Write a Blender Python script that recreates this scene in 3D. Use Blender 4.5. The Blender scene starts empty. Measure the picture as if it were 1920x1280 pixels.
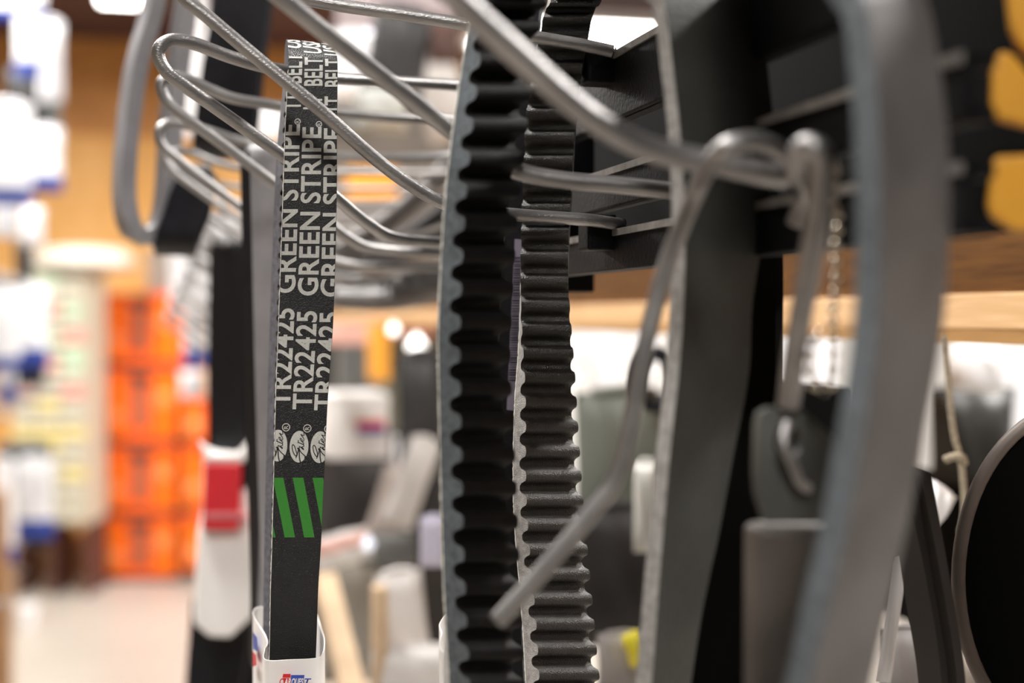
import bpy, bmesh, math, random
from mathutils import Vector, Matrix
R = math.radians
random.seed(7)
SC = bpy.context.scene

# ---------------------------------------------------------------- camera, light, exposure
F = 2667.0                                   # focal length in pixels of the 1920 px frame
YAW, PITCH = R(13.9), R(0.97)
CAM = Vector((0, 0, 1.5))
cd = bpy.data.cameras.new('camera'); cam = bpy.data.objects.new('camera', cd)
SC.collection.objects.link(cam); SC.camera = cam
cam.location = CAM
cam.rotation_euler = (R(90) - PITCH, 0, -YAW)
cd.sensor_width = 36; cd.lens = 36 * F / 1920
cd.clip_start = 0.01
cd.dof.use_dof = True; cd.dof.focus_distance = 0.453; cd.dof.aperture_fstop = 6.3
cd.dof.aperture_blades = 0
w = bpy.data.worlds.new('world'); SC.world = w; w.use_nodes = True
wn = w.node_tree.nodes; wl = w.node_tree.links
bg = wn['Background']
tc = wn.new('ShaderNodeTexCoord'); sx = wn.new('ShaderNodeSeparateXYZ'); cr = wn.new('ShaderNodeValToRGB')
wl.new(tc.outputs['Generated'], sx.inputs[0]); wl.new(sx.outputs['Z'], cr.inputs[0]); wl.new(cr.outputs[0], bg.inputs[0])
cr.color_ramp.elements[0].color = (.30, .27, .24, 1); cr.color_ramp.elements[0].position = .0
cr.color_ramp.elements[1].color = (1.0, .97, .93, 1); cr.color_ramp.elements[1].position = .5
bg.inputs[1].default_value = 0.15
SC.view_settings.view_transform = 'Standard'; SC.view_settings.look = 'None'
SC.view_settings.gamma = 1; SC.view_settings.use_curve_mapping = False
SC.view_settings.exposure = 0.05
SC.cycles.use_denoising = True
SC.cycles.max_bounces = 6
SC.cycles.caustics_reflective = False; SC.cycles.caustics_refractive = False
SC.cycles.sample_clamp_indirect = 6.0

_rot = cam.rotation_euler.to_matrix()
def P(u, v, d):
    """world point seen at frame position (u, v) at distance d along the view axis"""
    return CAM + _rot @ Vector(((u - 960) / F * d, -(v - 640) / F * d, -d))
A = Vector((0, 1, 0)); X = Vector((1, 0, 0)); Z = Vector((0, 0, 1))

# ---------------------------------------------------------------- materials
_m = {}
def mat(name, col, rough=.5, metal=0, var=0, scale=40, bump=0, bscale=300, stretch=None, spec=.4, emit=0, trans=0, alt=None):
    if name in _m: return _m[name]
    m = bpy.data.materials.new(name); m.use_nodes = True; _m[name] = m
    n, l = m.node_tree.nodes, m.node_tree.links
    b = n['Principled BSDF']
    b.inputs['Base Color'].default_value = (*col, 1)
    b.inputs['Roughness'].default_value = rough; b.inputs['Metallic'].default_value = metal
    b.inputs['Specular IOR Level'].default_value = spec
    if trans: b.inputs['Transmission Weight'].default_value = trans
    if emit:
        b.inputs['Emission Color'].default_value = (*col, 1); b.inputs['Emission Strength'].default_value = emit
    t = n.new('ShaderNodeTexCoord'); mp = n.new('ShaderNodeMapping'); l.new(t.outputs['Object'], mp.inputs[0])
    if stretch: mp.inputs['Scale'].default_value = stretch
    nz = n.new('ShaderNodeTexNoise'); nz.inputs['Scale'].default_value = scale; nz.inputs['Detail'].default_value = 5
    l.new(mp.outputs[0], nz.inputs[0])
    mx = n.new('ShaderNodeMix'); mx.data_type = 'RGBA'
    c2 = alt or tuple(c * (1 - var) for c in col)
    mx.inputs[6].default_value = (*col, 1); mx.inputs[7].default_value = (*c2, 1)
    rp = n.new('ShaderNodeMapRange'); rp.inputs[1].default_value = .35; rp.inputs[2].default_value = .65
    l.new(nz.outputs[0], rp.inputs[0]); l.new(rp.outputs[0], mx.inputs[0]); l.new(mx.outputs[2], b.inputs['Base Color'])
    if bump:
        n2 = n.new('ShaderNodeTexNoise'); n2.inputs['Scale'].default_value = bscale; l.new(mp.outputs[0], n2.inputs[0])
        bp = n.new('ShaderNodeBump'); bp.inputs['Strength'].default_value = bump; bp.inputs['Distance'].default_value = .001
        l.new(n2.outputs[0], bp.inputs['Height']); l.new(bp.outputs[0], b.inputs['Normal'])
    return m
STEEL = mat('galvanized_wire', (.33, .32, .315), .40, .9, .3, 40, .2, 900, (1, 1, 3), alt=(.25, .24, .24))
RUB = mat('black_rubber', (.008, .008, .011), .5, 0, .35, 120, .35, 1800, spec=.18)
RUBG = mat('belt_cloth_back', (.010, .010, .011), .38, 0, .3, 200, .4, 2600, spec=.42)
RUBS = mat('smooth_grey_belt_back', (.040, .041, .037), .5, 0, .3, 60, .25, 900, spec=.25)
RUBD = mat('dusty_belt', (.135, .125, .122), .45, 0, .3, 60, .2, 700, spec=.4)
BLUEB = mat('blue_grey_belt', (.16, .19, .22), .5, 0, .25, 60, .2, 700)
EDGE = mat('raw_belt_edge', (.40, .385, .37), .8, 0, .35, 500, .5, 2500)
EDGEB = mat('raw_belt_edge_blue', (.125, .145, .16), .75, 0, .4, 500, .5, 2500)
EDGED = mat('raw_belt_edge_dark', (.14, .145, .16), .75, 0, .5, 500, .5, 2500)
TOOTH = mat('toothed_rubber', (.020, .017, .014), .36, 0, .35, 250, .4, 2500, spec=.4)
BLACKM = mat('black_steel', (.006, .006, .007), .5, .0, .3, 60, .2, 700, spec=.14)
PRINT = mat('pale_print', (.62, .62, .59), .7, 0, .18, 1500, .1, 2500)
GREEN = mat('green_print', (.04, .24, .03), .6, 0, .1, 1500)
CARD = mat('white_card', (.82, .79, .77), .55, 0, .04, 30)
CARDW = mat('white_bag', (.92, .92, .95), .35, 0, .08, 20, .3, 60)
REDP = mat('red_print', (.62, .02, .03), .5, 0, .1, 60)
BLUEP = mat('blue_print', (.04, .08, .42), .5, 0, .1, 60)
RUBL = mat('light_grey_belt', (.24, .235, .25), .45, 0, .2, 60, .2, 700)
BARP = mat('violet_label', (.20, .18, .24), .6)
ORANGE = mat('orange_plastic', (1.0, .13, .006), .35, 0, .15, 4)
ORANGEL = mat('orange_plastic_rib', (1.0, .25, .01), .3)
BROWND = mat('dark_slot', (.10, .04, .03), .6)
YEL = mat('yellow_plastic', (.70, .33, .03), .45, 0, .08, 60)
GREYP = mat('grey_plastic', (.17, .175, .17), .5, 0, .3, 30)
DGREYP = mat('dark_grey_plastic', (.03, .029, .030), .5, 0, .4, 20)
CREAM = mat('cream_card', (.58, .54, .43), .6, 0, .06, 20)
CREAMG = mat('green_card', (.50, .62, .45), .6); CREAMR = mat('red_card', (.70, .33, .28), .6); CREAMY = mat('yellow_card', (.72, .60, .25), .6)
CBOARD = mat('cardboard', (.46, .30, .16), .8, 0, .15, 12)
TWINE = mat('tan_twine', (.45, .38, .28), .8, 0, .4, 500, .6, 1500)
BRASS = mat('nickel_bead', (.62, .56, .46), .18, 1)
PINK = mat('pink_card', (.80, .48, .42), .6)
LAV = mat('lavender_bag', (.60, .58, .72), .5)
TAN = mat('tan_wood', (.78, .58, .38), .6, 0, .2, 5, 0, 1, (1, 6, 6))

def wood(name, c1, c2, sc=(3, .35, 14), rough=.6):
    m = bpy.data.materials.new(name); m.use_nodes = True; n, l = m.node_tree.nodes, m.node_tree.links
    b = n['Principled BSDF']; b.inputs['Roughness'].default_value = rough
    t = n.new('ShaderNodeTexCoord'); mp = n.new('ShaderNodeMapping'); mp.inputs['Scale'].default_value = sc
    l.new(t.outputs['Object'], mp.inputs[0])
    nz = n.new('ShaderNodeTexNoise'); nz.inputs['Scale'].default_value = 9; nz.inputs['Detail'].default_value = 8
    nz.inputs['Distortion'].default_value = .8
    l.new(mp.outputs[0], nz.inputs[0])
    r = n.new('ShaderNodeValToRGB'); r.color_ramp.elements[0].position = .3; r.color_ramp.elements[1].position = .7
    r.color_ramp.elements[0].color = (*c1, 1); r.color_ramp.elements[1].color = (*c2, 1)
    l.new(nz.outputs[0], r.inputs[0]); l.new(r.outputs[0], b.inputs['Base Color'])
    return m
PINE = wood('pine_board', (.62, .36, .16), (.80, .52, .28), (30, 2, 60))
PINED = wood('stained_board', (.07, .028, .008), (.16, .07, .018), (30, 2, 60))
PLY1 = wood('plywood_light', (.72, .36, .08), (.90, .52, .18), (.8, .8, .3))
PLY2 = wood('plywood_deep', (.48, .20, .045), (.64, .30, .08), (.5, .5, 1.2))
POSTW = wood('brown_post', (.26, .12, .04), (.42, .22, .09), (6, 6, 1))

# ---------------------------------------------------------------- mesh helpers
def link(o, parent=None):
    SC.collection.objects.link(o)
    if parent: o.parent = parent
    return o
def tag(o, label=None, cat=None, group=None, kind=None):
    if label: o['label'] = label
    if cat: o['category'] = cat
    if group: o['group'] = group
    if kind: o['kind'] = kind
    return o
def empty(name, loc, label, cat, group=None):
    o = bpy.data.objects.new(name, None); o.empty_display_size = .01
    o.location = loc; link(o); tag(o, label, cat, group); return o
class MB:
    def __init__(s): s.v = []; s.f = []; s.m = []
    def add(s, vs, fs, mi=0):
        b = len(s.v); s.v += [Vector(p) for p in vs]; s.f += [tuple(b + i for i in f) for f in fs]; s.m += [mi] * len(fs)
    def hexa(s, p, mi=0):   # 8 corners: bottom ring 0-3, top ring 4-7
        s.add(p, [(3, 2, 1, 0), (4, 5, 6, 7), (0, 1, 5, 4), (1, 2, 6, 5), (2, 3, 7, 6), (3, 0, 4, 7)], mi)
    def box(s, c, sz, rz=0, mi=0):
        x, y, z = [k / 2 for k in sz]; c = Vector(c); q = Matrix.Rotation(rz, 3, 'Z')
        s.hexa([c + q @ Vector(k) for k in ((-x, -y, -z), (x, -y, -z), (x, y, -z), (-x, y, -z), (-x, -y, z), (x, -y, z), (x, y, z), (-x, y, z))], mi)
    def tube(s, pts, r, n=12, mi=0, caps=True, closed=False):
        pts = [Vector(p) for p in pts]; N = len(pts); ring = []; nrm = None
        for i in range(N):
            if closed: t = (pts[(i + 1) % N] - pts[i - 1]).normalized()
            else: t = (pts[min(i + 1, N - 1)] - pts[max(i - 1, 0)]).normalized()
            if nrm is None: nrm = t.orthogonal().normalized()
            nrm = (nrm - t * nrm.dot(t)).normalized(); bn = t.cross(nrm)
            rr = r[i] if isinstance(r, (list, tuple)) else r
            ring.append([pts[i] + (nrm * math.cos(a) + bn * math.sin(a)) * rr for a in [2 * math.pi * k / n for k in range(n)]])
        vs = [p for g in ring for p in g]; fs = []
        for i in range(N if closed else N - 1):
            j = (i + 1) % N
            for k in range(n): fs.append((i * n + k, i * n + (k + 1) % n, j * n + (k + 1) % n, j * n + k))
        if caps and not closed: fs += [tuple(reversed(range(n))), tuple((N - 1) * n + k for k in range(n))]
        s.add(vs, fs, mi)
    def lathe(s, c, axis, prof, n=32, mi=0):
        axis = Vector(axis).normalized(); e1 = axis.orthogonal().normalized(); e2 = axis.cross(e1); c = Vector(c)
        vs = []; fs = []
        for (r, h) in prof:
            for k in range(n):
                a = 2 * math.pi * k / n; vs.append(c + axis * h + (e1 * math.cos(a) + e2 * math.sin(a)) * r)
        for i in range(len(prof) - 1):
            for k in range(n): fs.append((i * n + k, i * n + (k + 1) % n, (i + 1) * n + (k + 1) % n, (i + 1) * n + k))
        fs += [tuple(reversed(range(n))), tuple((len(prof) - 1) * n + k for k in range(n))]
        s.add(vs, fs, mi)
def world_of(o):
    v = Vector((0, 0, 0))
    while o is not None: v += Vector(o.location); o = o.parent
    return v
def _build(s, name, mats, parent=None, smooth=False, bevel=0, loc=None):
    me = bpy.data.meshes.new(name); o = bpy.data.objects.new(name, me)
    org = Vector(loc) if loc is not None else (sum(s.v, Vector()) / max(1, len(s.v)))
    me.from_pydata([p - org for p in s.v], [], s.f); me.update()
    for m in (mats if isinstance(mats, (list, tuple)) else [mats]): me.materials.append(m)
    me.polygons.foreach_set('material_index', s.m)
    bm = bmesh.new(); bm.from_mesh(me); bmesh.ops.recalc_face_normals(bm, faces=bm.faces)
    if smooth:
        for f in bm.faces: f.smooth = True
        if smooth is not True:
            for e in bm.edges:
                if len(e.link_faces) == 2 and e.calc_face_angle(0) > R(smooth): e.smooth = False
    bm.to_mesh(me); bm.free()
    if bevel:
        b = o.modifiers.new('bevel', 'BEVEL'); b.width = bevel; b.segments = 3
    link(o, parent); o.location = org - world_of(parent)
    return o
MB.build = _build

def cr_pts(pts, seg=8, closed=False):
    """Catmull-Rom through tuples/vectors of any dimension"""
    N = len(pts); out = []
    def g(i): return pts[i % N] if closed else pts[max(0, min(N - 1, i))]
    for i in range(N if closed else N - 1):
        p0, p1, p2, p3 = g(i - 1), g(i), g(i + 1), g(i + 2)
        for k in range(seg):
            t = k / seg; t2 = t * t; t3 = t2 * t
            out.append(tuple(.5 * (2 * b + (c - a) * t + (2 * a - 5 * b + 4 * c - d) * t2 + (3 * b - a - 3 * c + d) * t3) for a, b, c, d in zip(p0, p1, p2, p3)))
    if not closed: out.append(tuple(pts[-1]))
    return out

# ---------------------------------------------------------------- belts
def resample(secs, step, closed=True):
    L = [Vector(s[0]) for s in secs]; Rr = [Vector(s[1]) for s in secs]; n = len(secs)
    c = [(a + b) / 2 for a, b in zip(L, Rr)]; cum = [0]
    rng = range(n) if closed else range(n - 1)
    for i in rng: cum.append(cum[-1] + (c[(i + 1) % n] - c[i]).length)
    tot = cum[-1]; m = max(8, int(round(tot / step))); out = []; j = 0
    for k in range(m if closed else m + 1):
        s = tot * k / m
        while j < len(cum) - 2 and cum[j + 1] < s: j += 1
        t = (s - cum[j]) / max(1e-9, cum[j + 1] - cum[j])
        out.append((L[j].lerp(L[(j + 1) % n], t), Rr[j].lerp(Rr[(j + 1) % n], t), s))
    return out, tot
def belt(name, secs, thick, mats, parent=None, pitch=0, tooth=0, step=None, sign=1, duty=.5, vshape=0, closed=True, toothed=None):
    """closed loop; secs = (left, right) control points; back at the given line, teeth inward; mats = back, edge, inside"""
    sm = cr_pts([tuple(a) + tuple(b) for a, b in secs], 10, closed)
    secs2 = [(s[:3], s[3:]) for s in sm]
    if pitch:
        _, tot = resample(secs2, .01, closed); nt = round(tot / pitch); step = tot / (nt * 10)
    rs, tot = resample(secs2, step or .004, closed); n = len(rs)
    if pitch: pitch = tot / round(tot / pitch)
    mb = MB(); vs = []; fs = []; mi = []
    for i, (l, r, s) in enumerate(rs):
        if closed: t = ((rs[(i + 1) % n][0] + rs[(i + 1) % n][1]) - (rs[i - 1][0] + rs[i - 1][1])).normalized()
        else: t = ((rs[min(n - 1, i + 1)][0] + rs[min(n - 1, i + 1)][1]) - (rs[max(0, i - 1)][0] + rs[max(0, i - 1)][1])).normalized()
        wv = r - l; nn = t.cross(wv).normalized() * sign
        d = thick
        if pitch:
            ph = (s / pitch) % 1.0
            k = .5 + .5 * math.cos(2 * math.pi * (ph - .5))
            k = 1 / (1 + math.exp(-9 * (k - duty)))
            if toothed: k *= min(1, max(0, (toothed[1] - s / tot) / .02)) * min(1, max(0, (s / tot - toothed[0]) / .02))
            d = thick + tooth * k + (tooth * .35 * (1 - min(1, max(0, (toothed[1] - s / tot) / .02))) if toothed else 0)
        vs += [l, r, r - nn * d - wv * vshape * d / thick, l - nn * d + wv * vshape * d / thick]
    for i in range(n if closed else n - 1):
        j = (i + 1) % n
        for k in range(4):
            fs.append((i * 4 + k, i * 4 + (k + 1) % 4, j * 4 + (k + 1) % 4, j * 4 + k)); mi.append((0, 1, 2, 1)[k])
    if not closed:
        fs += [(0, 1, 2, 3), tuple((n - 1) * 4 + k for k in (3, 2, 1, 0))]; mi += [1, 1]
    mb.add(vs, fs); mb.m = mi
    o = mb.build(name, mats, parent, smooth=50)
    return o, rs, tot
def px_secs(rows):      # rows: v, uL, dL, uR, dR
    return [(P(uL, v, dL), P(uR, v, dR)) for v, uL, dL, uR, dR in rows]
def loop_from_front(front, gap, rise, drop=None, back_shift=Vector((0, 0, 0)), n=6):
    """front: sections bottom -> top; the loop goes over the top, down behind (along the aisle) and back underneath"""
    out = list(front); l, r = front[-1]; bl, br = front[0]; drop = rise if drop is None else drop
    for k in range(1, n):
        a = math.pi * k / n; o = A * gap * (1 - math.cos(a)) / 2 + Z * rise * math.sin(a) + back_shift * k / n
        out.append((l + o, r + o))
    for (a_, b_) in reversed(front): out.append((a_ + A * gap + back_shift, b_ + A * gap + back_shift))
    for k in range(1, n):
        a = math.pi * k / n; o = A * gap * (1 + math.cos(a)) / 2 - Z * drop * math.sin(a) + back_shift * (1 - k / n)
        out.append((bl + o, br + o))
    return out

# --- the sharp toothed v-belt with pale print and green stripes
front = px_secs([(1330, 500, .458, 585, .4615), (1235, 505, .457, 592, .4605), (1100, 508, .455, 597, .4585), (1000, 511, .454, 603, .4575), (760, 517, .452, 614, .4555),
                 (600, 523, .451, 625, .4545), (400, 530, .451, 631, .4545), (250, 535, .4515, 632, .455), (122, 541, .453, 633, .457)])
rear = px_secs([(150, 532, .492, 612, .492), (300, 518, .494, 598, .497), (600, 506, .496, 583, .501), (900, 498, .497, 577, .502), (1120, 494, .499, 573, .504), (1330, 491, .501, 569, .506)])
arc = [(front[-1][0].lerp(rear[0][0], t) + Z * h, front[-1][1].lerp(rear[0][1], t) + Z * h2) for t, h, h2 in ((.14, .0066, .0045), (.32, .0098, .0080), (.5, .0108, .0092), (.68, .0098, .0082), (.86, .0066, .0050))]
arcb = [(rear[-1][0].lerp(front[0][0], t) - Z * h, rear[-1][1].lerp(front[0][1], t) - Z * h) for t, h in ((.2, .015), (.5, .022), (.8, .015))]
secs = front + arc + rear + arcb
vb, RS, TOT = belt('printed_belt', secs, .0042, [RUBG, mat('print_belt_edge', (.16, .16, .185), .7, 0, .4, 500, .5, 2500), TOOTH], pitch=.0054, tooth=.0030, sign=-1, duty=.45, vshape=.10)
tag(vb, 'narrow black belt printed in pale capitals with green diagonal stripes', 'belt')
def on_belt(s, a, lift=.00012):
    """s metres up along the belt from its lowest front section, a = 0..1 across"""
    i = 0
    lo, hi = 0, len(RS) - 1
    while lo < hi - 1:
        md = (lo + hi) // 2
        if RS[md][2] <= s: lo = md
        else: hi = md
    l0, r0, s0 = RS[lo]; l1, r1, s1 = RS[hi]; t = (s - s0) / (s1 - s0)
    l = l0.lerp(l1, t); r = r0.lerp(r1, t); tt = ((l1 + r1) - (l0 + r0)).normalized()
    nn = -tt.cross(r - l).normalized()
    return l.lerp(r, a) + nn * lift
# arc length of a frame row on the front run
import bisect
_rows = []
_inv = _rot.transposed()
for l, r, s in RS:
    c = (l + r) / 2; q = _inv @ (c - CAM); v = 640 + q.y / q.z * F * 1.0
    _rows.append((s, v))
def s_of(v):
    for (s0, v0), (s1, v1) in zip(_rows, _rows[1:]):
        if v0 >= v >= v1: return s0 + (s1 - s0) * (v0 - v) / max(1e-9, v0 - v1)
    return None
MPP = .4535 / F        # metres per frame pixel at the belt
WID = 97.0             # belt width in the same pixels
def flat_to_belt(bm, name, m, parent, lift=.00012):
    """bm lies in a plane: x = metres up the belt, y = pixels from the left edge"""
    for co, no in (((0, .6, 0), (0, -1, 0)), ((0, WID - .6, 0), (0, 1, 0))):
        g = bm.verts[:] + bm.edges[:] + bm.faces[:]
        bmesh.ops.bisect_plane(bm, geom=g, plane_co=co, plane_no=no, clear_outer=True)
    if not bm.verts: return
    x0 = min(v.co.x for v in bm.verts); x1 = max(v.co.x for v in bm.verts)
    k = math.floor(x0 / .0012)
    while k * .0012 < x1:
        g = bm.verts[:] + bm.edges[:] + bm.faces[:]
        bmesh.ops.bisect_plane(bm, geom=g, plane_co=(k * .0012, 0, 0), plane_no=(1, 0, 0)); k += 1
    for v in bm.verts: v.co = on_belt(v.co.x, v.co.y / WID, lift)
    me = bpy.data.meshes.new(name); bm.to_mesh(me); bm.free(); me.materials.append(m)
    o = bpy.data.objects.new(name, me); link(o, parent); me.transform(Matrix.Translation(-world_of(parent)))
    return o
def text_bm(txt, bold=.0, shear=0):
    cu = bpy.data.curves.new('t', 'FONT'); cu.body = txt; cu.offset = bold; cu.shear = shear; cu.resolution_u = 5
    cu.space_character = 1.0 + bold * 2
    o = bpy.data.objects.new('t', cu); SC.collection.objects.link(o)
    dg = bpy.context.evaluated_depsgraph_get(); me = bpy.data.meshes.new_from_object(o.evaluated_get(dg))
    bpy.data.objects.remove(o); bm = bmesh.new(); bm.from_mesh(me); bpy.data.meshes.remove(me); bpy.data.curves.remove(cu)
    return bm
def fit_text(txt, x0, x1, ybase, ytop, bold=.022, cap=None, into=None):
    """text running up the belt from x0 to x1 (metres); capitals from ybase (right) to ytop (left) in pixels"""
    bm = text_bm(txt, bold); xs = [v.co.x for v in bm.verts]; a, b = min(xs), max(xs)
    ref = text_bm('H', bold); h = max(v.co.y for v in ref.verts); y0 = min(v.co.y for v in ref.verts); ref.free()
    for v in bm.verts:
        v.co.x = x0 + (v.co.x - a) / (b - a) * (x1 - x0)
        v.co.y = ybase + (v.co.y - y0) / (h - y0) * (ytop - ybase); v.co.z = 0
    return bm
def join(bms):
    out = bmesh.new()
    for b in bms:
        m = {v: out.verts.new(v.co) for v in b.verts}
        for f in b.faces:
            try: out.faces.new([m[v] for v in f.verts])
            except ValueError: pass
        b.free()
    return out
def poly_bm(pts):
    bm = bmesh.new(); bm.faces.new([bm.verts.new((x, y, 0)) for x, y in pts]); return bm
def ribbon_bm(pts, wd):
    """stroke in pixel units both ways, x up the belt in pixels"""
    bm = bmesh.new(); prev = None; n = len(pts)
    for i in range(n):
        a = Vector(pts[max(0, i - 1)]); b = Vector(pts[min(n - 1, i + 1)]); t = (b - a).normalized(); q = Vector((-t.y, t.x)) * wd / 2
        c = Vector(pts[i]); cur = (bm.verts.new((*(c + q), 0)), bm.verts.new((*(c - q), 0)))
        if prev: bm.faces.new((prev[0], prev[1], cur[1], cur[0]))
        prev = cur
    return bm
S = s_of
texts = []
for k, (base, top, dv) in enumerate(((27, -9, 0), (67.5, 31.5, 5), (108, 72, 7))):
    texts += [fit_text('TR22425', S(762 + dv), S(578 + dv), base, top), fit_text('GREEN', S(549 + dv), S(392 + dv), base, top),
              fit_text('STRIPE', S(376 + dv), S(233 + dv), base, top), fit_text('1T', S(200 + dv), S(174 + dv), base, top),
              fit_text('BELT', S(156 + dv), S(103 + dv), base, top)]
    sB = S(95 + dv)
    texts.append(fit_text('USA', sB, sB + .016, base, top))
    c0, s0 = base - 5, S(228 + dv)                                  # ring mark after the word
    for rr, sc, yy in ((5.2, s0, c0), ):
        ring = [(5.2 * math.cos(a), 5.2 * math.sin(a)) for a in [R(20) * i for i in range(19)]]
        b = ribbon_bm(ring, 1.6)
        for v in b.verts: v.co.x = sc + v.co.x * MPP; v.co.y += yy
        texts.append(b); texts.append(fit_text('R', sc - 2.6 * MPP, sc + 2.6 * MPP, yy + 3.4, yy - 3.2, .01))
bm = join(texts); flat_to_belt(bm, 'lettering', PRINT, vb)
ov = []; scr = []
for k, (cx, v0) in enumerate(((6, 835), (46.3, 837), (86.2, 838))):
    sc = S(v0)
    # pale oval open at its lower end by a swash
    pts = [(30 * math.cos(a), 18 * math.sin(a)) for a in [2 * math.pi * i / 40 for i in range(40)]]
    b = poly_bm([(sc + x * MPP, cx + y) for x, y in pts]); ov.append(b)
    ring = [(7 * math.cos(a), 7 * math.sin(a)) for a in [R(20) * i for i in range(19)]]
    b = ribbon_bm(ring, 1.6); rs_, ry = sc + 34.5 * MPP, cx + 14.5
    for v in b.verts: v.co.x = rs_ + v.co.x * MPP; v.co.y += ry
    ov.append(b); ov.append(fit_text('R', rs_ - 3.2 * MPP, rs_ + 3.2 * MPP, ry + 4, ry - 4, .01))
    # script strokes; coordinates read off the mark: (u, v) in px about the oval's centre
    def stroke(uv, wd, seg=6):
        p = cr_pts([(-y, x) for x, y in uv], seg); b = ribbon_bm(p, wd)
        for v in b.verts: v.co.x = sc + v.co.x * MPP; v.co.y += cx
        scr.append(b)
    def st(pp, wd): stroke([((x - 742) / 13.475, (y - 700) / 13.475) for x, y in pp], wd)
    st([(700, 890), (660, 780), (625, 690), (590, 652), (566, 668), (568, 740), (592, 830), (636, 905), (684, 945), (705, 880), (722, 800), (735, 750), (712, 735), (700, 745)], 1.7)
    st([(690, 880), (682, 950), (668, 992)], 1.6)
    st([(700, 745), (760, 790), (800, 845), (860, 900), (928, 958)], 1.8)
    st([(748, 790), (755, 900), (768, 1010), (795, 1110)], 2.2)
    st([(910, 950), (905, 1020), (885, 1075), (850, 1105)], 2.6)
    st([(765, 790), (748, 740), (752, 695), (790, 720), (852, 774), (856, 750), (800, 715), (858, 700)], 1.5)
    st([(858, 700), (850, 650), (720, 590)], 1.6)
    st([(716, 530), (712, 605)], 1.5)
    st([(850, 650), (858, 610), (800, 560), (768, 520), (766, 490), (790, 492), (815, 530), (812, 570)], 1.4)
    st([(812, 575), (850, 555), (862, 520), (852, 490)], 1.4)
    st([(852, 490), (775, 385), (800, 400), (840, 412), (862, 400), (852, 350), (846, 315)], 1.5)
b = join(ov); mark = flat_to_belt(b, 'oval_mark', PRINT, vb)
b = join(scr); flat_to_belt(b, 'script', RUBG, vb, .00022)
gs = []
s0, s1 = S(1007), S(895)
for k in range(-1, 3):
    o_ = k * 38.5 + 0
    gs.append(poly_bm([(s0, o_ + 24), (s0, o_ + 44.5), (s1, o_ + 18), (s1, o_ - 2.5)]))
b = join(gs); flat_to_belt(b, 'green_stripe', GREEN, vb)

def fray(pts, r, name, parent):
    mb = MB(); mb.tube([p + Vector((random.uniform(-1, 1), 0, random.uniform(-1, 1))) * r * .35 for p in pts], [r * random.uniform(.5, 1.3) for _ in pts], 6)
    return mb.build(name, mat('frayed_thread', (.72, .70, .64), .8), parent)
fray([on_belt(S(1290) + (S(130) - S(1290)) * k / 260, 0, -.0003) for k in range(261)], .00022, 'frayed_edge', vb)
# --- sleeve on the printed belt
def prism_sheet(rim, zt, depth, thick, closed=True, mb=None):
    """thin wall following a rim polyline (list of xy) from height zt down"""
    mb = mb or MB(); pts = cr_pts(rim, 6, closed); n = len(pts); ctr = Vector((sum(p[0] for p in pts) / n, sum(p[1] for p in pts) / n, 0))
    vs = []
    for p in pts:
        q = Vector((p[0], p[1], 0)); inn = (ctr - q).normalized() * thick
        for off, z in ((Vector(), zt), (Vector(), zt - depth), (inn, zt - depth), (inn, zt)): vs.append(Vector((q.x + off.x, q.y + off.y, z)))
    fs = []
    for i in range(n if closed else n - 1):
        j = (i + 1) % n
        for k in range(4): fs.append((i * 4 + k, i * 4 + (k + 1) % 4, j * 4 + (k + 1) % 4, j * 4 + k))
    mb.add(vs, fs); return mb
ZR = CAM.z - .1085
rimpx = [(497, .449), (545, .4495), (592, .4515), (604, .458), (608, .474), (604, .49), (585, .528), (540, .532), (487, .532), (474, .526), (473, .517), (480, .505), (499, .476), (494, .462)]
rim = []
for u, d in rimpx:
    p = P(u, 640, d); rim.append((p.x, p.y))
rim = [rim[0]] + rim[1:]
sl = prism_sheet(rim, ZR, .12, .0005).build('belt_sleeve', CARD, smooth=60)
tag(sl, 'white card sleeve around the lower end of the green striped belt', 'sleeve')
ZB = CAM.z - .0925
rim = [tuple(P(u, 640, d))[:2] for u, d in ((824, .43), (826, .415), (823, .402), (830, .392), (850, .400), (900, .410), (905, .44), (850, .45))]
tag(prism_sheet(rim, ZB, .1, .0005).build('belt_sleeve', CARD, smooth=60), 'white card sleeve edge peeking out left of the thick toothed belt', 'sleeve')
# printed mark on the sleeve front and side
def front_pt(u, v, lift=.0007):
    d = .4495 + (u - 545) / 47 * .0018 * (1 if u > 545 else .4)
    return P(u, v, d - lift)
def quad_mb(pts): mb = MB(); mb.add(pts, [(0, 1, 2, 3)]); return mb
mb = MB(); mb.add([front_pt(531, 1263), front_pt(545, 1263), front_pt(545, 1270), front_pt(529.5, 1270)], [(0, 1, 2, 3)])
mb.add([front_pt(531, 1270.5), front_pt(545.5, 1270.5), front_pt(545.5, 1284), front_pt(532, 1284)], [(0, 1, 2, 3)])
mb.build('red_mark', REDP, sl)
mb = MB(); mb.add([front_pt(545.5, 1265), front_pt(571, 1265), front_pt(568, 1284), front_pt(545.5, 1284)], [(0, 1, 2, 3)])
mb.build('blue_mark', BLUEP, sl)
def flat_text(txt, u0, u1, vb_, vt, m, parent, lift, shear=.3, name='lettering'):
    bm = text_bm(txt, .03, shear); xs = [v.co.x for v in bm.verts]; a, b = min(xs), max(xs); h = .73
    for v in bm.verts: v.co = front_pt(u0 + (v.co.x - a) / (b - a) * (u1 - u0), vb_ + (v.co.y / h) * (vt - vb_), lift)
    me = bpy.data.meshes.new(name); bm.to_mesh(me); bm.free(); me.materials.append(m)
    o = bpy.data.objects.new(name, me); link(o, parent); me.transform(Matrix.Translation(-world_of(parent)))
flat_text('C', 524, 532, 1283, 1271, REDP, sl, .0010)
flat_text('AR', 532.5, 545.5, 1283, 1271, CARD, sl, .0010)
flat_text('QUES', 546.5, 569, 1283, 1271, CARD, sl, .0010)
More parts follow.
